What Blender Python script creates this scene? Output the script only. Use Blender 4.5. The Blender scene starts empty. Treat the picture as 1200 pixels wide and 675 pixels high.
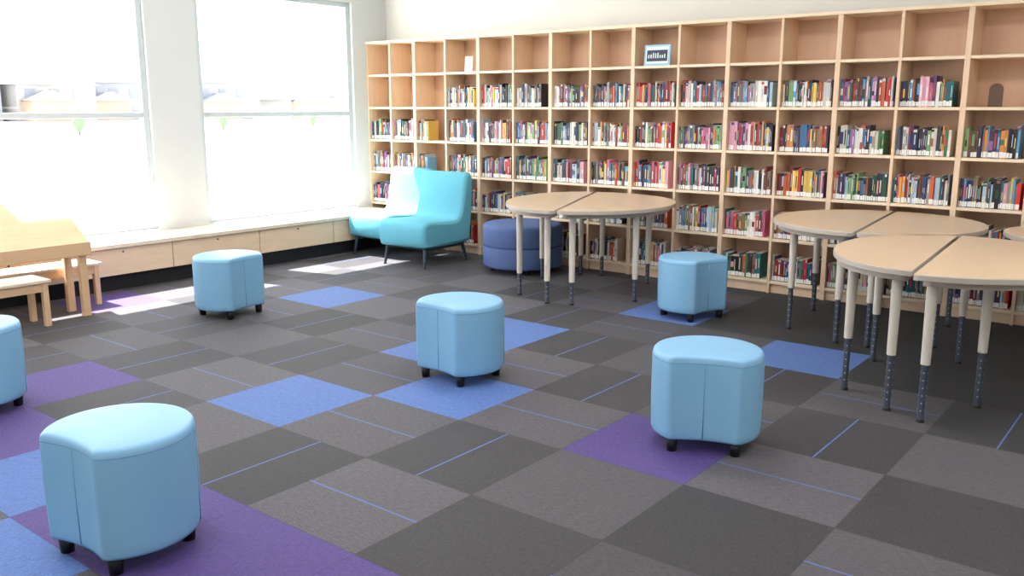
import bpy, math, random
from mathutils import Vector, Matrix
R = random.Random(7)
scene = bpy.context.scene
scene.view_settings.view_transform = 'Standard'
scene.view_settings.look = 'None'
scene.view_settings.exposure = 0.0

def s2l(c):
    return tuple(((x/255.0)/12.92 if x/255.0 <= 0.04045 else (((x/255.0)+0.055)/1.055)**2.4) for x in c)

# ------------------------------------------------------------ materials
def new_mat(name):
    m = bpy.data.materials.new(name); m.use_nodes = True
    nt = m.node_tree
    return m, nt, nt.nodes['Principled BSDF']

def mat_plain(name, rgb, rough=0.5, spec=0.5, metal=0.0, var=0.04, scale=8.0, bump=0.0, bscale=200.0):
    m, nt, b = new_mat(name)
    c = s2l(rgb)
    n = nt.nodes.new('ShaderNodeTexNoise'); n.inputs['Scale'].default_value = scale
    n.inputs['Detail'].default_value = 3
    tc = nt.nodes.new('ShaderNodeTexCoord'); nt.links.new(tc.outputs['Object'], n.inputs['Vector'])
    mx = nt.nodes.new('ShaderNodeMix'); mx.data_type = 'RGBA'
    mx.inputs[6].default_value = (c[0]*(1-var), c[1]*(1-var), c[2]*(1-var), 1)
    mx.inputs[7].default_value = (min(1, c[0]*(1+var)), min(1, c[1]*(1+var)), min(1, c[2]*(1+var)), 1)
    nt.links.new(n.outputs['Fac'], mx.inputs[0]); nt.links.new(mx.outputs[2], b.inputs['Base Color'])
    b.inputs['Roughness'].default_value = rough
    b.inputs['Specular IOR Level'].default_value = spec
    b.inputs['Metallic'].default_value = metal
    if bump > 0:
        n2 = nt.nodes.new('ShaderNodeTexNoise'); n2.inputs['Scale'].default_value = bscale
        nt.links.new(tc.outputs['Object'], n2.inputs['Vector'])
        bp = nt.nodes.new('ShaderNodeBump'); bp.inputs['Strength'].default_value = bump
        bp.inputs['Distance'].default_value = 0.002
        nt.links.new(n2.outputs['Fac'], bp.inputs['Height']); nt.links.new(bp.outputs['Normal'], b.inputs['Normal'])
    return m

def mat_wood(name, rgb, stretch=(1, 1, 8), rough=0.45, var=0.10):
    m, nt, b = new_mat(name)
    c = s2l(rgb)
    tc = nt.nodes.new('ShaderNodeTexCoord')
    mp = nt.nodes.new('ShaderNodeMapping'); mp.inputs['Scale'].default_value = stretch
    n = nt.nodes.new('ShaderNodeTexNoise'); n.inputs['Scale'].default_value = 3.0; n.inputs['Detail'].default_value = 6
    n.inputs['Distortion'].default_value = 0.6
    nt.links.new(tc.outputs['Object'], mp.inputs['Vector']); nt.links.new(mp.outputs[0], n.inputs['Vector'])
    r = nt.nodes.new('ShaderNodeValToRGB')
    r.color_ramp.elements[0].position = 0.3; r.color_ramp.elements[1].position = 0.7
    r.color_ramp.elements[0].color = (c[0]*(1-var), c[1]*(1-var*1.3), c[2]*(1-var*1.6), 1)
    r.color_ramp.elements[1].color = (min(1, c[0]*(1+var*.5)), min(1, c[1]*(1+var*.5)), min(1, c[2]*(1+var*.5)), 1)
    nt.links.new(n.outputs['Fac'], r.inputs[0]); nt.links.new(r.outputs[0], b.inputs['Base Color'])
    b.inputs['Roughness'].default_value = rough
    return m

def mat_attr(name, attr, rough=0.5):
    m, nt, b = new_mat(name)
    a = nt.nodes.new('ShaderNodeAttribute'); a.attribute_name = attr
    nt.links.new(a.outputs['Color'], b.inputs['Base Color'])
    b.inputs['Roughness'].default_value = rough
    return m

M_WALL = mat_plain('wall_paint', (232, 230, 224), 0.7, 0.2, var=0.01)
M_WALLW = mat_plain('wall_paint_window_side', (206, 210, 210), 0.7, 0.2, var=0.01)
M_CEIL = mat_plain('ceiling_paint', (240, 240, 238), 0.8, 0.1, var=0.02, scale=40)
M_FRAME = mat_plain('window_frame_white', (190, 200, 204), 0.4, 0.4, var=0.01)
M_SHELF = mat_wood('maple_shelf', (233, 205, 175), (8, 8, 1), 0.45, 0.05)
M_SHELFB = mat_wood('maple_back', (228, 192, 164), (6, 6, 1), 0.5, 0.05)
M_SHELFH = mat_wood('maple_edge', (242, 222, 194), (1, 8, 8), 0.45, 0.04)
M_PANEL = mat_wood('maple_panel', (230, 206, 176), (8, 1, 8), 0.45, 0.05)
M_LEDGE = mat_wood('ledge_top', (228, 214, 194), (8, 1, 8), 0.4, 0.04)
M_DARK = mat_plain('toe_kick_black', (38, 39, 42), 0.6, 0.3)
M_STOOL = mat_plain('vinyl_sky_blue', (126, 176, 211), 0.42, 0.4, var=0.03, scale=5, bump=0.12, bscale=350)
M_SEAM = mat_plain('vinyl_seam', (102, 154, 192), 0.5, 0.3)
M_BLACK = mat_plain('black_plastic', (24, 24, 26), 0.45, 0.4)
M_TURQ = mat_plain('fabric_turquoise', (104, 180, 201), 0.75, 0.2, var=0.04, scale=10, bump=0.2, bscale=400)
M_TURQD = mat_plain('fabric_turquoise_seam', (60, 130, 150), 0.8, 0.2)
M_NAVY = mat_plain('fabric_denim_blue', (88, 108, 154), 0.75, 0.2, var=0.05, scale=10, bump=0.2, bscale=400)
M_NAVYD = mat_plain('fabric_denim_seam', (58, 74, 118), 0.8, 0.2)
M_TTOP = mat_wood('laminate_top', (208, 184, 154), (5, 1, 5), 0.30, 0.04)
M_TEDGE = mat_plain('table_edge_band', (182, 172, 160), 0.5, 0.3)
M_TLEG = mat_plain('table_leg_beige', (210, 202, 190), 0.4, 0.4)
M_STEEL = mat_plain('dark_leg_insert', (82, 88, 102), 0.35, 0.5, metal=0.4)
M_HOLE = mat_plain('leg_hole', (170, 176, 184), 0.6, 0.3)
M_CHLEG = mat_plain('chair_leg_metal', (70, 80, 90), 0.35, 0.5, metal=0.5)
M_DESK = mat_wood('desk_maple', (220, 184, 146), (8, 1, 8), 0.4, 0.06)
M_BENCH = mat_wood('bench_top', (226, 210, 190), (8, 1, 8), 0.4, 0.04)
M_BOOK = mat_attr('book_covers', 'bookcol', 0.4)

# ------------------------------------------------------------ mesh builder
class MB:
    def __init__(s):
        s.v = []; s.f = []; s.m = []; s.sm = []; s.mats = []
    def mi(s, mat):
        if mat not in s.mats: s.mats.append(mat)
        return s.mats.index(mat)
    def add(s, vs, fs, mat, smooth=False):
        o = len(s.v); s.v += [tuple(p) for p in vs]
        k = s.mi(mat)
        for f in fs:
            s.f.append([i+o for i in f]); s.m.append(k); s.sm.append(smooth)
    def box(s, a, b, mat, xf=None):
        x0, y0, z0 = a; x1, y1, z1 = b
        vs = [(x0,y0,z0),(x1,y0,z0),(x1,y1,z0),(x0,y1,z0),(x0,y0,z1),(x1,y0,z1),(x1,y1,z1),(x0,y1,z1)]
        if xf: vs = [xf @ Vector(p) for p in vs]
        s.add(vs, [(0,3,2,1),(4,5,6,7),(0,1,5,4),(1,2,6,5),(2,3,7,6),(3,0,4,7)], mat)
    def tube(s, p0, p1, r0, r1, mat, n=16):
        p0 = Vector(p0); p1 = Vector(p1); d = (p1-p0).normalized()
        up = Vector((0,0,1)) if abs(d.z) < .9 else Vector((1,0,0))
        a = d.cross(up).normalized(); b = d.cross(a)
        vs = []
        for p, r in ((p0, r0), (p1, r1)):
            for i in range(n):
                t = 2*math.pi*i/n; vs.append(p+a*math.cos(t)*r+b*math.sin(t)*r)
        s.add(vs, [(i, (i+1) % n, n+(i+1) % n, n+i) for i in range(n)], mat, True)
        s.add(vs[:n], [tuple(range(n))[::-1]], mat); s.add(vs[n:], [tuple(range(n))], mat)
    def loft(s, rings, mat, cap0=True, cap1=True, smooth=True):
        n = len(rings[0]); vs = [p for r in rings for p in r]; fs = []
        for k in range(len(rings)-1):
            for i in range(n):
                fs.append((k*n+i, k*n+(i+1) % n, (k+1)*n+(i+1) % n, (k+1)*n+i))
        s.add(vs, fs, mat, smooth)
        if cap0: s.add(rings[0], [tuple(range(n))[::-1]], mat, smooth)
        if cap1: s.add(rings[-1], [tuple(range(n))], mat, smooth)
    def obj(s, name, loc=(0,0,0), rz=0.0, bevel=0.0, seg=2, weld=False, sub=0):
        me = bpy.data.meshes.new(name); me.from_pydata(s.v, [], s.f)
        for m in s.mats: me.materials.append(m)
        for p, k, q in zip(me.polygons, s.m, s.sm):
            p.material_index = k; p.use_smooth = q
        me.update()
        o = bpy.data.objects.new(name, me); bpy.context.collection.objects.link(o)
        o.location = loc; o.rotation_euler = (0, 0, rz)
        if weld:
            w = o.modifiers.new('weld', 'WELD'); w.merge_threshold = 0.0003
        if bevel > 0:
            b = o.modifiers.new('bevel', 'BEVEL'); b.width = bevel; b.segments = seg; b.limit_method = 'ANGLE'
            b.angle_limit = math.radians(40)
        return o

def single(name, a, b, mat, bevel=0.0):
    m = MB(); m.box(a, b, mat); return m.obj(name, bevel=bevel)

# ------------------------------------------------------------ room
XL = -7.57; XR = 4.0; YB = 7.25; YF = -3.5; H = 3.1
WT = 0.15
wins = [(4.84, 6.74), (2.44, 4.34), (0.04, 1.94), (-2.36, -0.46)]
ZB, ZT = 0.41, 2.60
m = MB()
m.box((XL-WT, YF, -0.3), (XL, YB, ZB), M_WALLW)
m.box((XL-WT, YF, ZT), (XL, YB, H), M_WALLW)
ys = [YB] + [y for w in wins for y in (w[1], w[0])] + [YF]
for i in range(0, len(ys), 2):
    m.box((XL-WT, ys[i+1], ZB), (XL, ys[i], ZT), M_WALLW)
m.obj('wall_left')
single('wall_back', (XL-WT, YB, -0.3), (XR+.15, YB+.15, H), M_WALL)
single('wall_right', (XR, YF, -0.3), (XR+.15, YB, H), M_WALL)
single('wall_front', (XL-WT, YF-.15, -0.3), (XR+.15, YF, H), M_WALL)
single('ceiling', (XL-WT, YF-.15, H), (XR+.15, YB+.15, H+.12), M_CEIL)

# windows
mg = bpy.data.materials.new('window_glass'); mg.use_nodes = True
nt = mg.node_tree; nt.nodes.clear()
o = nt.nodes.new('ShaderNodeOutputMaterial'); t = nt.nodes.new('ShaderNodeBsdfTransparent')
g = nt.nodes.new('ShaderNodeBsdfGlossy'); g.inputs['Roughness'].default_value = 0.02
x = nt.nodes.new('ShaderNodeMixShader'); x.inputs[0].default_value = 0.04
nt.links.new(t.outputs[0], x.inputs[1]); nt.links.new(g.outputs[0], x.inputs[2]); nt.links.new(x.outputs[0], o.inputs[0])
for i, (y0, y1) in enumerate(wins):
    m = MB(); fx0, fx1 = XL-.11, XL-.035; t = .055
    m.box((fx0, y0, ZB), (fx1, y0+t, ZT), M_FRAME)
    m.box((fx0, y1-t, ZB), (fx1, y1, ZT), M_FRAME)
    m.box((fx0, y0+t, ZB), (fx1, y1-t, ZB+t), M_FRAME)
    m.box((fx0, y0+t, ZT-t), (fx1, y1-t, ZT), M_FRAME)
    m.box((fx0, y0+t, 1.405), (fx1, y1-t, 1.455), M_FRAME)
    m.add([(XL-.07, y0+t, ZB+t), (XL-.07, y1-t, ZB+t), (XL-.07, y1-t, ZT-t), (XL-.07, y0+t, ZT-t)], [(0,1,2,3)], mg)
    m.obj('window_%d' % (i+1), bevel=0.004)

# window ledge
m = MB()
m.box((XL, YF, 0.0), (-7.14, 6.9, 0.13), M_DARK)
m.box((XL, YF, 0.13), (-7.10, 6.9, 0.36), M_SHELFB)
m.box((XL, YF, 0.36), (-7.06, 6.9, 0.392), M_LEDGE)
y = -3.04
while y < 6.9:
    y1 = min(y+.9, 6.9)
    m.box((-7.10, y+.004, 0.135), (-7.08, y1-.004, 0.355), M_PANEL)
    if y1-y > .8:
        m.tube((-7.08, y+.45, .325), (-7.074, y+.45, .325), .008, .008, M_STEEL, 10)
    y += .9
m.obj('window_ledge_cabinet', bevel=0.002)

# ------------------------------------------------------------ carpet floor
T = 0.61; GX = -2.17; GY = 3.08
special = {(0,0):'p',(-2,0):'b',(-3,-1):'b',(-3,1):'b',(-3,2):'b',(-6,2):'b',(0,3):'b',(-2,4):'b',
           (-5,-2):'p',(-4,-3):'p',(-3,-3):'b',(-2,-4):'b',(-2,-3):'p',(-1,-3):'p',(0,-3):'p',(-8,0):'p',(-5,-3):'p'}
BLUE = s2l((74, 105, 164)); PURP = s2l((74, 56, 120))
vs = []; fs = []; cols = []; uvs = []; st = []
rc = random.Random(11)
for k in range(math.floor((XL-GX)/T), math.ceil((XR-GX)/T)):
    for mm in range(math.floor((YF-GY)/T), math.ceil((YB-GY)/T)):
        x0 = GX+k*T; y0 = GY+mm*T; x1 = x0+T; y1 = y0+T
        cx0, cx1, cy0, cy1 = max(x0, XL), min(x1, XR), max(y0, YF), min(y1, YB)
        if cx1 <= cx0 or cy1 <= cy0: continue
        b = len(vs)
        ps = [(cx0, cy0), (cx1, cy0), (cx1, cy1), (cx0, cy1)]
        vs += [(p[0], p[1], 0) for p in ps]; fs.append((b, b+1, b+2, b+3))
        even = (k+mm) % 2 == 0
        sp = special.get((k, mm)); q = rc.random()
        if sp == 'b': c = BLUE; s = 0
        elif sp == 'p': c = PURP; s = 0
        else:
            g = (51 if even else 74) + (q-.5)*18  # quarter-turn sheen painted into the tile colour: even darker, plus random tone
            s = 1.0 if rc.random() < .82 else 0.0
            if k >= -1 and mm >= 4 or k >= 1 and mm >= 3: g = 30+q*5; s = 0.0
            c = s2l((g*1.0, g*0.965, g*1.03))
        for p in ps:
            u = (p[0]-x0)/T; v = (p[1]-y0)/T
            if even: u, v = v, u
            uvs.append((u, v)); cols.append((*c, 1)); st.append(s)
me = bpy.data.meshes.new('floor'); me.from_pydata(vs, [], fs)
me.uv_layers.new(name='UVMap'); me.color_attributes.new('tilecol', 'FLOAT_COLOR', 'CORNER')
me.attributes.new('stripe', 'FLOAT', 'CORNER')
me.uv_layers['UVMap'].data.foreach_set('uv', [c for u in uvs for c in u])
me.color_attributes['tilecol'].data.foreach_set('color', [c for u in cols for c in u])
me.attributes['stripe'].data.foreach_set('value', st)
mc, nt, bs = new_mat('carpet_tiles'); L = nt.links.new
at = nt.nodes.new('ShaderNodeAttribute'); at.attribute_name = 'tilecol'
asn = nt.nodes.new('ShaderNodeAttribute'); asn.attribute_name = 'stripe'
uv = nt.nodes.new('ShaderNodeUVMap'); uv.uv_map = 'UVMap'; sx = nt.nodes.new('ShaderNodeSeparateXYZ'); L(uv.outputs[0], sx.inputs[0])
def mth(op, a, b=None, v=None):
    n = nt.nodes.new('ShaderNodeMath'); n.operation = op
    if isinstance(a, (int, float)): n.inputs[0].default_value = a
    else: L(a, n.inputs[0])
    if b is not None:
        if isinstance(b, (int, float)): n.inputs[1].default_value = b
        else: L(b, n.inputs[1])
    return n.outputs[0]
dv = mth('ABSOLUTE', mth('SUBTRACT', sx.outputs[1], 0.5))
mask = mth('MULTIPLY', mth('LESS_THAN', dv, 0.006), asn.outputs['Fac'])
# tile seams
e1 = mth('MINIMUM', sx.outputs[0], mth('SUBTRACT', 1.0, sx.outputs[0]))
e2 = mth('MINIMUM', sx.outputs[1], mth('SUBTRACT', 1.0, sx.outputs[1]))
seam = mth('LESS_THAN', mth('MINIMUM', e1, e2), 0.004)
mp = nt.nodes.new('ShaderNodeMapping'); mp.inputs['Scale'].default_value = (20, 85, 1); L(uv.outputs[0], mp.inputs[0])
nz = nt.nodes.new('ShaderNodeTexNoise'); nz.inputs['Scale'].default_value = 1.0; nz.inputs['Detail'].default_value = 4
L(mp.outputs[0], nz.inputs['Vector'])
tc = nt.nodes.new('ShaderNodeTexCoord')
n3 = nt.nodes.new('ShaderNodeTexNoise'); n3.inputs['Scale'].default_value = 160; L(tc.outputs['Object'], n3.inputs['Vector'])
mr = nt.nodes.new('ShaderNodeMapRange'); mr.inputs['From Min'].default_value = .3; mr.inputs['From Max'].default_value = .7
mr.inputs['To Min'].default_value = .74; mr.inputs['To Max'].default_value = 1.26; L(nz.outputs['Fac'], mr.inputs[0])
mr2 = nt.nodes.new('ShaderNodeMapRange'); mr2.inputs['From Min'].default_value = .3; mr2.inputs['From Max'].default_value = .7
mr2.inputs['To Min'].default_value = .76; mr2.inputs['To Max'].default_value = 1.24; L(n3.outputs['Fac'], mr2.inputs[0])
f = mth('MULTIPLY', mr.outputs[0], mr2.outputs[0])
f = mth('MULTIPLY', f, mth('SUBTRACT', 1.0, mth('MULTIPLY', seam, 0.3)))
vm = nt.nodes.new('ShaderNodeVectorMath'); vm.operation = 'SCALE'; L(at.outputs['Color'], vm.inputs[0]); L(f, vm.inputs['Scale'])
mx = nt.nodes.new('ShaderNodeMix'); mx.data_type = 'RGBA'; L(mask, mx.inputs[0]); L(vm.outputs[0], mx.inputs[6])
mx.inputs[7].default_value = (*s2l((84, 106, 166)), 1)
L(mx.outputs[2], bs.inputs['Base Color']); bs.inputs['Roughness'].default_value = .72; bs.inputs['Specular IOR Level'].default_value = .35
bs.inputs['Sheen Weight'].default_value = .07; bs.inputs['Sheen Roughness'].default_value = .5
bp = nt.nodes.new('ShaderNodeBump'); bp.inputs['Strength'].default_value = .3; bp.inputs['Distance'].default_value = .004
L(nz.outputs['Fac'], bp.inputs['Height']); L(bp.outputs[0], bs.inputs['Normal'])
me.materials.append(mc)
fo = bpy.data.objects.new('floor', me); bpy.context.collection.objects.link(fo)

# ------------------------------------------------------------ bookshelf
SY = 6.93; SB = YB-.005; TOP = 2.2; P = .446
edges = [-7.57+.002, -7.205, -6.84] + [-6.84+P*i for i in range(1, 19)]
heavy = set([0, 2]+[2+2*i for i in range(1, 10)])
m = MB()
XE = edges[-1]
m.box((edges[0], SB-.012, 0.08), (XE, SB, TOP), M_SHELFB)
for i, ex in enumerate(edges):
    w = .019 if i in heavy else .011
    x0 = max(ex-w, edges[0]); x1 = min(ex+w, XE+.02)
    m.box((x0, SY, 0.0), (x1, SB-.012, TOP-.025), M_SHELF)
m.box((edges[0], SY-.01, TOP-.025), (XE+.02, SB-.012, TOP), M_SHELFH)
for i in range(len(edges)-1):
    w0 = .019 if i in heavy else .011; w1 = .019 if (i+1) in heavy else .011
    a = edges[i]+w0; b = edges[i+1]-w1
    for r in range(6):
        z = .10+.35*r
        m.box((a, SY+.004, z-.022), (b, SB-.012, z), M_SHELFH)
    m.box((a, SY+.03, 0), (b, SY+.045, .078), M_SHELF)
m.obj('bookshelf', bevel=0.0015, seg=1)

# books
pal = [(28,30,36),(24,26,30),(44,48,60),(32,48,92),(34,62,112),(60,112,160),(100,158,195),(168,198,214),(222,222,218),(232,230,224),
       (200,194,184),(160,44,46),(196,52,50),(120,30,36),(186,92,56),(212,142,70),(226,190,90),(66,116,78),(36,74,56),(120,160,106),
       (96,60,112),(146,104,156),(196,96,134),(222,164,184),(96,70,54),(140,110,84),(60,62,66),(110,114,120),(34,104,112),(66,52,84),(36,36,42),(40,44,54),(214,210,200),(150,150,154)]
bv = []; bf = []; bc = []
PAGE = s2l((232, 226, 212))
def quad(p, c):
    o = len(bv); bv.extend(p); bf.append([o, o+1, o+2, o+3]); bc.append(s2l(c))
def book(x, w, z, h, d, yf, col):
    x1 = x+w; y1 = yf+d; z1 = z+h; o = len(bv)
    bv.extend([(x,yf,z),(x1,yf,z),(x1,y1,z),(x,y1,z),(x,yf,z1),(x1,yf,z1),(x1,y1,z1),(x,y1,z1)])
    for k, q in enumerate([(0,3,2,1),(4,5,6,7),(0,1,5,4),(1,2,6,5),(2,3,7,6),(3,0,4,7)]):
        bf.append([i+o for i in q]); bc.append(PAGE if k == 1 else s2l(col))
    def q(za, zb, c, e=.0008, fx=.0):
        quad([(x+.0006+w*fx, yf-e, za), (x1-.0006-w*fx, yf-e, za), (x1-.0006-w*fx, yf-e, zb), (x+.0006+w*fx, yf-e, zb)], c)
    if R.random() < .93: q(z+.006, z+.006+R.uniform(.030, .040), (240, 240, 236))
    t = R.random()
    if t < .6:
        c2 = R.choice([(236,234,226),(224,206,130),(20,20,24),(190,70,60),(170,196,214),(236,236,236)])
        q(z+h*R.uniform(.30, .45), z+h*R.uniform(.6, .86), c2, .0010, .30)
    elif t < .8:
        q(z+h*R.uniform(.25, .5), z+h*R.uniform(.55, .95), R.choice(pal), .0010, 0)
    if R.random() < .35: q(z+h*.88, z+h*.97, R.choice(pal), .0012)
for i in range(len(edges)-1):
    w0 = .019 if i in heavy else .011; w1 = .019 if (i+1) in heavy else .011
    a = edges[i]+w0+.004; b = edges[i+1]-w1-.004; W = b-a
    for r in range(5):
        if i < 2 and r in (4, 0): continue
        if i == 2 and r in (4,): continue
        if edges[i] > -1.55 and r == 4: continue
        fill = R.choice([1, 1, .97, .95, .9, .86])
        if i == 2: fill = .35
        if i == 5 and r == 4: fill = .8
        if r == 0: fill = R.choice([.95, .85, .75])
        z = .1005+.35*r; x = a; base = R.uniform(.185, .21)
        run = 0; rcx = None
        while True:
            if run <= 0:
                run = R.choice([1, 1, 1, 1, 1, 2, 3]); rcx = R.choice(pal); rh = base+R.uniform(-.02, .03); rw = R.choice([.009, .011, .013, .015, .018, .021, .025])
            w = rw*R.uniform(.9, 1.1)
            if x+w > a+W*fill: break
            run -= 1
            j = R.uniform(.9, 1.1); col = tuple(min(255, c*j) for c in rcx)
            book(x, w-.0008, z, rh+R.uniform(-.003, .003), R.uniform(.13, .17), SY+.03+R.uniform(0, .010), col)
            x += w
me = bpy.data.meshes.new('library_books'); me.from_pydata(bv, [], bf)
ca = me.color_attributes.new('bookcol', 'FLOAT_COLOR', 'CORNER')
flat = []
for c in bc: flat += [c[0], c[1], c[2], 1.0]*4
ca.data.foreach_set('color', flat)
me.materials.append(M_BOOK)
bo = bpy.data.objects.new('library_books', me); bpy.context.collection.objects.link(bo)

# framed sign on the top shelf
m = MB(); Mf = mat_plain('sign_frame_pale_blue', (150, 200, 226), .5); Mi = mat_plain('sign_dark', (34, 52, 72), .5); Mw = mat_plain('sign_white', (222, 232, 236), .5)
tl = Matrix.Rotation(math.radians(-5), 4, 'X')
m.box((-.125, 0, 0), (.125, .012, .175), Mf, tl); m.box((-.108, -.002, .016), (.108, .001, .158), Mw, tl)
m.box((-.10, -.003, .035), (.10, 0, .13), Mi, tl)
for i in range(8):
    hh = R.uniform(.025, .045)
    m.box((-.085+i*.022, -.0045, .062), (-.074+i*.022, -.0015, .062+hh), Mw, tl)
m.box((-.04, .012, 0), (.04, .025, .004), Mf)
m.obj('framed_sign', (-3.94, SY+.02, 1.8505), bevel=.002)
m = MB()
m.box((-.05, 0, 0), (.05, .003, .15), Mw, tl); m.box((-.05, 0, 0), (.05, .04, .003), Mw); m.box((-.04, -.002, .03), (.04, 0, .13), M_BENCH, tl)
m.obj('card_holder', (-6.1, SY+.03, 1.8505))
m = MB(); Mb = mat_plain('bookend_bronze', (96, 70, 52), .45)
pts = [(-.045, 0)] + [(-.045+.0, .12)] + [(.045*math.cos(math.pi-a*math.pi/8), .12+.04*math.sin(a*math.pi/8)) for a in range(1, 8)] + [(.045, .12), (.045, 0)]
m.loft([[(p[0], 0, p[1]) for p in pts], [(p[0], .003, p[1]) for p in pts]], Mb, smooth=False)
m.box((-.045, 0, 0), (.045, .12, .003), Mb)
m.obj('bookend', (-1.30, SY+.06, 1.5005))

# ------------------------------------------------------------ stools
def chaikin(p, n):
    for _ in range(n):
        q = []
        for i in range(len(p)):
            a = p[i]; b = p[(i+1) % len(p)]
            q.append((a[0]*.75+b[0]*.25, a[1]*.75+b[1]*.25)); q.append((a[0]*.25+b[0]*.75, a[1]*.25+b[1]*.75))
        p = q
    return p
def stool_outline(r, bite=.69, half=math.radians(38)):
    pts = []
    n = 34
    for i in range(n+1):
        t = half + (2*math.pi-2*half)*i/n
        pts.append((r*math.cos(t), r*math.sin(t)))
    ex, ey = r*math.cos(half), r*math.sin(half); xm = r*bite
    s = ex-xm; rr = (ey*ey+s*s)/(2*s); cx = xm+rr
    a0 = math.asin(ey/rr)
    for i in range(1, 10):
        a = -a0 + 2*a0*i/10
        pts.append((cx-rr*math.cos(a), rr*math.sin(a)))
    return chaikin(pts, 2)
def make_stool(loc, ang):
    m = MB(); r = .248; o = stool_outline(r)
    def ring(s, z, inset=0): 
        return [(p[0]*s, p[1]*s, z) for p in o]
    prof = [(.90, .062), (.965, .064), (.985, .075), (.99, .10), (1.0, .22), (1.0, .34), (.997, .405), (.990, .420), (.975, .432), (.95, .439), (.90, .442), (.6, .4445), (.3, .446)]
    m.loft([ring(a, z) for a, z in prof], M_STOOL)
    for zz, ss in ((.412, .994),):
        pr = []
        for dz, ds in ((-.002, 0), (0, .005), (.002, 0)):
            pr.append([(p[0]*(ss+ds), p[1]*(ss+ds), zz+dz) for p in o])
        m.loft(pr, M_SEAM, False, False)
    for a in (0, 130, 230):
        t = math.radians(a)
        best = min(o, key=lambda p: abs((math.atan2(p[1], p[0])-t+math.pi) % (2*math.pi)-math.pi))
        m.tube((best[0]*.992, best[1]*.992, .075), (best[0]*1.0, best[1]*1.0, .408), .0022, .0022, M_SEAM, 8)
    for a in (44, 135, 225, 316):
        t = math.radians(a); x, y = .80*r*math.cos(t), .80*r*math.sin(t)
        m.tube((x, y, 0), (x, y, .066), .022, .027, M_BLACK, 18)
    return m.obj('scooped_stool', (loc[0], loc[1], 0), math.radians(ang), weld=True)
for l, a in (((-2.839, 1.418), -84), ((-1.714, 3.569), -66), ((-3.266, 3.637), -93), ((-5.648, 3.749), 8), ((-2.935, 5.80), -20), ((-4.808, 1.67), -75)):
    make_stool(l, a)

# round ottoman
m = MB(); n = 64; r = .37
def circ(rr, z): return [(rr*math.cos(2*math.pi*i/n), rr*math.sin(2*math.pi*i/n), z) for i in range(n)]
m.loft([circ(r*s, z) for s, z in ((.93, .05), (.985, .055), (1, .075), (1, .24), (.99, .25), (1, .26), (1, .40), (.99, .425), (.96, .44), (.9, .447), (.5, .452))], M_NAVY)
m.loft([circ(r*1.0, .243), circ(r*1.004, .25), circ(r*1.0, .257)], M_NAVYD, False, False)
for a in range(4):
    t = math.radians(45+90*a); m.tube((.28*math.cos(t), .28*math.sin(t), 0), (.28*math.cos(t), .28*math.sin(t), .055), .022, .026, M_BLACK)
m.obj('round_ottoman', (-5.06, 6.52, 0))

# ------------------------------------------------------------ lounge chairs
def make_chair(loc, rz, w=.60):
    m = MB(); h = w/2
    prof = [(.03, .185), (.0, .22), (-.01, .33), (.0, .40), (.03, .435), (.10, .445), (.28, .43), (.46, .42), (.53, .44), (.565, .52), (.60, .68),
            (.625, .82), (.65, .865), (.69, .875), (.73, .86), (.755, .80), (.745, .6), (.72, .35), (.70, .22), (.67, .185)]
    q = chaikin(prof, 1)
    def ring(x, s): 
        out = []
        N = len(q)
        for i in range(N):
            a = Vector(q[i-1]); b = Vector(q[(i+1) % N]); tn = (b-a).normalized(); nn = Vector((-tn.y, tn.x))
            out.append((x, q[i][0]+nn.x*s*-1, q[i][1]+nn.y*s*-1))
        return out
    area = sum(q[i][0]*q[(i+1) % len(q)][1]-q[(i+1) % len(q)][0]*q[i][1] for i in range(len(q)))
    sg = -1 if area > 0 else 1
    rings = [ring(-h, .034*sg), ring(-h+.006, .018*sg), ring(-h+.018, .006*sg), ring(-h+.035, 0), ring(0, 0), ring(h-.035, 0), ring(h-.018, .006*sg), ring(h-.006, .018*sg), ring(h, .034*sg)]
    m.loft(rings, M_TURQ)
    m.tube((-h+.02, .525, .436), (h-.02, .525, .436), .005, .005, M_TURQD, 10)
    m.box((-h+.05, .06, .172), (h-.05, .66, .19), M_BLACK)
    for sx in (-1, 1):
        for yy, dy in ((.07, -.03), (.63, .05)):
            x = sx*(h-.06)
            m.tube((x, yy, .18), (x+sx*.02, yy+dy, 0), .019, .012, M_CHLEG)
            m.tube((x+sx*.02, yy+dy, 0), (x+sx*.02, yy+dy, .008), .016, .014, M_BLACK)
        x = sx*(h-.06); m.tube((x, .07, .17), (x, .63, .17), .014, .014, M_CHLEG)
    return m.obj('lounge_chair', (loc[0], loc[1], 0), rz)
make_chair((-6.06, 5.92), math.radians(3), .59)
make_chair((-6.765, 6.13), math.radians(1), .56)

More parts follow.
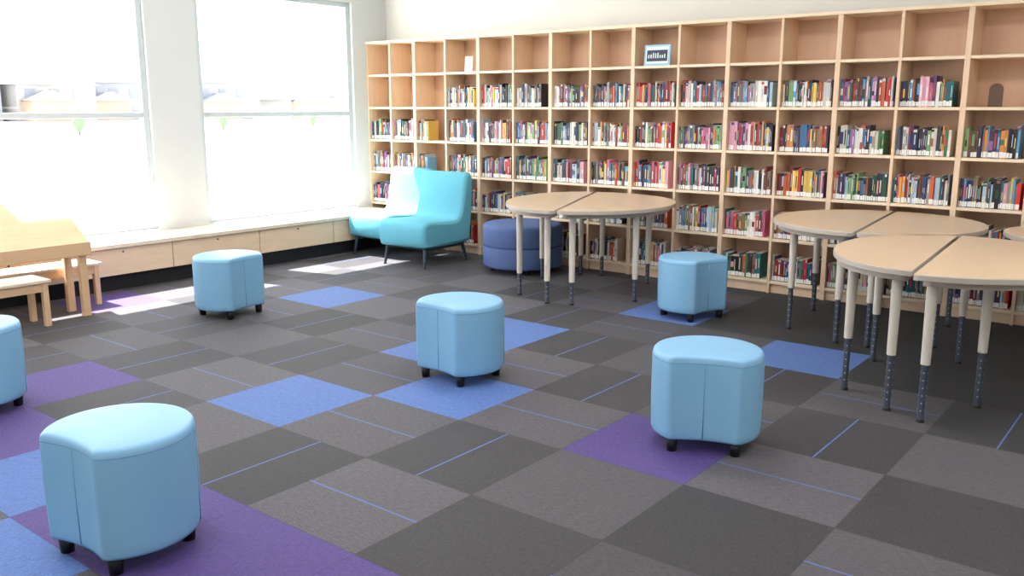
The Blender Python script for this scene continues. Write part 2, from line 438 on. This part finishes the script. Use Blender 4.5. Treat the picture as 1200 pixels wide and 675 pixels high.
# ------------------------------------------------------------ half-round tables
def make_table(C, seam_ang, side, hl, depth, legs, zt=.745, ins=.30):
    """local y = straight edge direction, local +x = bulge"""
    m = MB(); pts = []
    n = 40
    for i in range(n+1):
        t = -math.pi/2+math.pi*i/n
        pts.append((.005+depth*math.cos(t), hl*math.sin(t)))
    def ring(s, z):
        return [(.005+(p[0]-.005)*s + (1-s)*.15*depth, p[1]*s, z) for p in pts]
    m.loft([ring(1, zt-.028), ring(1.0, zt-.004)], M_TEDGE, False, False)
    m.loft([ring(.994, zt-.028), ring(1, zt-.0279)], M_TEDGE, True, False, False)
    m.loft([ring(1.0, zt-.004), ring(.996, zt)], M_TEDGE, False, False, False)
    m.add(ring(.996, zt), [tuple(range(len(pts)))], M_TTOP)
    ro = [(.012+(p[0]-.012)*.90+.03, p[1]*.90) for p in pts]
    ri = [(.012+(p[0]-.012)*.87+.045, p[1]*.87) for p in pts]
    m.loft([[(p[0], p[1], zt-.065) for p in ro], [(p[0], p[1], zt-.028) for p in ro]], M_TEDGE, False, False)
    m.loft([[(p[0], p[1], zt-.028) for p in ri], [(p[0], p[1], zt-.065) for p in ri], [(p[0], p[1], zt-.065) for p in ro]], M_TEDGE, False, False)
    for (lx, ly) in legs:
        m.tube((lx, ly, ins-.01), (lx, ly, zt-.03), .0225, .027, M_TLEG)
        m.tube((lx, ly, .012), (lx, ly, ins), .0165, .0165, M_STEEL)
        m.tube((lx, ly, 0), (lx, ly, .014), .022, .018, M_BLACK)
        m.box((lx-.045, ly-.045, zt-.034), (lx+.045, ly+.045, zt-.028), M_STEEL)
        z = .06
        while z < ins-.02:
            m.tube((lx-.0172, ly, z), (lx+.0172, ly, z), .004, .004, M_HOLE, 8)
            m.tube((lx, ly-.0172, z), (lx, ly+.0172, z), .004, .004, M_HOLE, 8)
            z += .038
    rz = seam_ang + (0 if side > 0 else math.pi)
    return m.obj('half_round_table', (C[0], C[1], 0), rz)
def std_legs(hl, d): 
    return [(.09, -hl*.80), (.09, hl*.80), (.012+d*.78*math.cos(.55), -hl*.78*math.sin(.55)-.05), (.012+d*.78*math.cos(.55), hl*.78*math.sin(.55)+.05)]
aA = math.atan2(.38, .925)
make_table((-4.15, 6.10), aA, 1, .79, .79, std_legs(.79, .79), ins=.19)
make_table((-4.165, 6.095), aA, -1, .79, .56, std_legs(.79, .56), ins=.19)
aB = math.radians(6)
make_table((-1.795, 6.235), aB, 1, .68, .66, std_legs(.68, .66))
make_table((-1.81, 6.235), aB, -1, .68, .66, std_legs(.68, .66))
aC = math.atan2(.08, .997)
make_table((-1.145, 5.10), aC, -1, .70, .51, std_legs(.70, .51))
make_table((-1.13, 5.07), aC, 1, .76, .74, [(.07, -.62), (.07, .60), (.27, -.23), (.62, .25), (.62, -.30)])
make_table((-.28, 6.32), 0, -1, .58, .76, std_legs(.58, .76))
make_table((-.265, 6.32), 0, 1, .58, .76, std_legs(.58, .76))

# ------------------------------------------------------------ slanted reading desk and benches
m = MB()
y0, y1 = 1.75, 3.10
def slab(y0, y1, pa, pb, th, mat):
    a = Vector((pa[0], 0, pa[1])); b = Vector((pb[0], 0, pb[1])); d = (b-a).normalized(); nn = Vector((-d.z, 0, d.x))
    if nn.z < 0: nn = -nn
    c = [a, b, b-nn*th, a-nn*th]
    vs = [(p.x, y0, p.z) for p in c]+[(p.x, y1, p.z) for p in c]
    m.add(vs, [(0,1,2,3),(7,6,5,4),(0,4,5,1),(1,5,6,2),(2,6,7,3),(3,7,4,0)], mat)
slab(y0, y1, (-6.38, .54), (-6.90, .87), .022, M_DESK)
m.box((-6.385, y0, .45), (-6.36, y1, .548), M_DESK)
m.box((-6.63, y0+.06, .42), (-6.605, y1-.06, .62), M_DESK)
for yy in (y0+.03, y1-.085):
    m.box((-6.43, yy, 0), (-6.385, yy+.055, .51), M_DESK)
    m.box((-6.66, yy, 0), (-6.615, yy+.055, .67), M_DESK)
    m.box((-6.63, yy+.01, .42), (-6.40, yy+.045, .50), M_DESK)
m.obj('slanted_reading_desk', bevel=.005)
def bench(x0, x1, y0, y1, z=.33):
    m = MB()
    m.box((x0, y0, z-.022), (x1, y1, z), M_BENCH)
    m.box((x0+.015, y0+.03, z-.085), (x0+.035, y1-.03, z-.022), M_DESK); m.box((x1-.035, y0+.03, z-.085), (x1-.015, y1-.03, z-.022), M_DESK)
    m.box((x0+.035, y0+.03, z-.085), (x1-.035, y0+.05, z-.022), M_DESK); m.box((x0+.035, y1-.05, z-.085), (x1-.035, y1-.03, z-.022), M_DESK)
    for xx in (x0+.01, x1-.05):
        for yy in (y0+.02, y1-.06):
            m.box((xx, yy, 0), (xx+.04, yy+.04, z-.022), M_DESK)
    m.obj('wooden_bench', bevel=.004)
bench(-6.56, -6.28, 1.86, 2.76)
bench(-6.97, -6.69, 2.35, 3.33)

# ------------------------------------------------------------ outside
Mg = mat_plain('outdoor_ground', (208, 208, 204), .9, .1, var=.03, scale=.1)
single('outdoor_ground', (-400, -250, -.45), (XL-WT-.01, 400, -.3), Mg)
Mh = [mat_plain('house_siding_a', (130, 132, 138), .8), mat_plain('house_siding_b', (140, 138, 134), .8), mat_plain('house_siding_c', (126, 128, 136), .8)]
Mr = mat_plain('house_roof', (116, 119, 126), .8); Mo = mat_plain('house_brick_orange', (156, 128, 110), .8)
def house(x, y, w, d, h, rh, mh, garage=True):
    m = MB(); z0 = -.3
    m.box((-d, 0, 0), (0, w, h), mh)
    vs = [(-d-.4, -.4, h), (.4, -.4, h), (.4, w+.4, h), (-d-.4, w+.4, h), (-d/2, -.4+w*.25, h+rh), (-d/2, w*.75+.4, h+rh)]
    m.add(vs, [(0,1,4), (1,2,5,4), (2,3,5), (3,0,4,5), (0,3,2,1)], Mr)
    if garage:
        m.box((0, w*.05, 0), (3, w*.55, 2.6), Mo)
        m.add([(0, w*.02, 2.6), (3.3, w*.02, 2.6), (3.3, w*.58, 2.6), (0, w*.58, 2.6), (0, w*.3, 3.8), (3.3, w*.3, 3.8)], [(1,2,5), (0,1,5,4), (3,4,5,2)], Mr)
    for k in range(3):
        m.box((0, w*(.1+.3*k), h*.6), (.05, w*(.1+.3*k)+1.3, h*.6+1.3), Mr)
    m.obj('house', (x, y, z0))
for a in ((-120, 38, 11, 10, 5.8, 2.0, 0), (-118, 50, 10, 9, 4.6, 2.4, 1), (-124, 61, 10, 9, 5.2, 1.8, 2), (-120, 76, 10, 10, 5.4, 1.6, 0), (-116, 90, 8, 8, 3.0, 2.4, 1), (-128, 101, 10, 8, 3.8, 2, 2), (-120, 20, 12, 10, 5, 2, 1)):
    house(*a[:6], Mh[a[6]])
Ml = mat_plain('tree_leaves', (88, 114, 80), .8, var=.2, scale=3); Mt = mat_plain('tree_trunk', (92, 78, 66), .8)
for (x, y, s) in ((-60, 23.5, .9), (-58, 28.2, .8), (-62, 41.5, .7), (-64, 52, .6)):
    m = MB(); m.tube((0, 0, 0), (0, 0, .5*s), .07, .05, Mt, 8)
    rr = random.Random(int(y)); nn = 14
    rings = []
    for k in range(8):
        z = .3+k*.25; rad = .6*math.sin(math.pi*(k+.5)/8)*(1-.06*k)
        rings.append([(s*rad*rr.uniform(.85, 1.12)*math.cos(2*math.pi*i/nn), s*rad*rr.uniform(.85, 1.12)*math.sin(2*math.pi*i/nn), s*z) for i in range(nn)])
    m.loft(rings, Ml); m.obj('young_tree', (x, y, -.3))

# ------------------------------------------------------------ lights
w = bpy.data.worlds.new('World'); scene.world = w; w.use_nodes = True
bg = w.node_tree.nodes['Background']; bg.inputs[0].default_value = (.89, .94, 1, 1); bg.inputs[1].default_value = 5.4
sd = bpy.data.lights.new('sun', 'SUN'); sd.energy = 32; sd.angle = math.radians(.6); sd.color = (1, .98, .95)
so = bpy.data.objects.new('sun', sd); bpy.context.collection.objects.link(so)
so.location = (-20, -4, 30); so.rotation_euler = Vector((1, .25, -1.75)).to_track_quat('-Z', 'Y').to_euler()
Mfx = mat_plain('light_fixture', (230, 230, 230), .5)
for ix in (-5.6, -2.8, 0.0, 2.8):
    for iy in (-1.6, 1.4, 4.4):
        m = MB()
        m.box((-.62, -.32, -.05), (.62, -.30, 0), Mfx); m.box((-.62, .30, -.05), (.62, .32, 0), Mfx)
        m.box((-.62, -.30, -.05), (-.60, .30, 0), Mfx); m.box((.60, -.30, -.05), (.62, .30, 0), Mfx)
        m.box((-.60, -.30, -.012), (.60, .30, 0), Mfx)
        m.obj('ceiling_light', (ix, iy, H))
        ld = bpy.data.lights.new('ceiling_lamp', 'AREA'); ld.shape = 'RECTANGLE'; ld.size = 1.18; ld.size_y = .58
        ld.energy = {-5.6: 24, -2.8: 38, 0.0: 34, 2.8: 22}[ix] * (1.2 if iy > 4 else 1.0); ld.color = (1, .98, .96)
        lo = bpy.data.objects.new('ceiling_lamp', ld); bpy.context.collection.objects.link(lo); lo.location = (ix, iy, H-.03)

# ------------------------------------------------------------ camera
cd = bpy.data.cameras.new('camera'); cd.sensor_width = 36; cd.lens = 1044/1200*36; cd.clip_end = 1000
co = bpy.data.objects.new('camera', cd); bpy.context.collection.objects.link(co)
co.location = (0, 0, 1.5); co.rotation_euler = (math.radians(90-11.48), 0, math.radians(38.5))
scene.camera = co
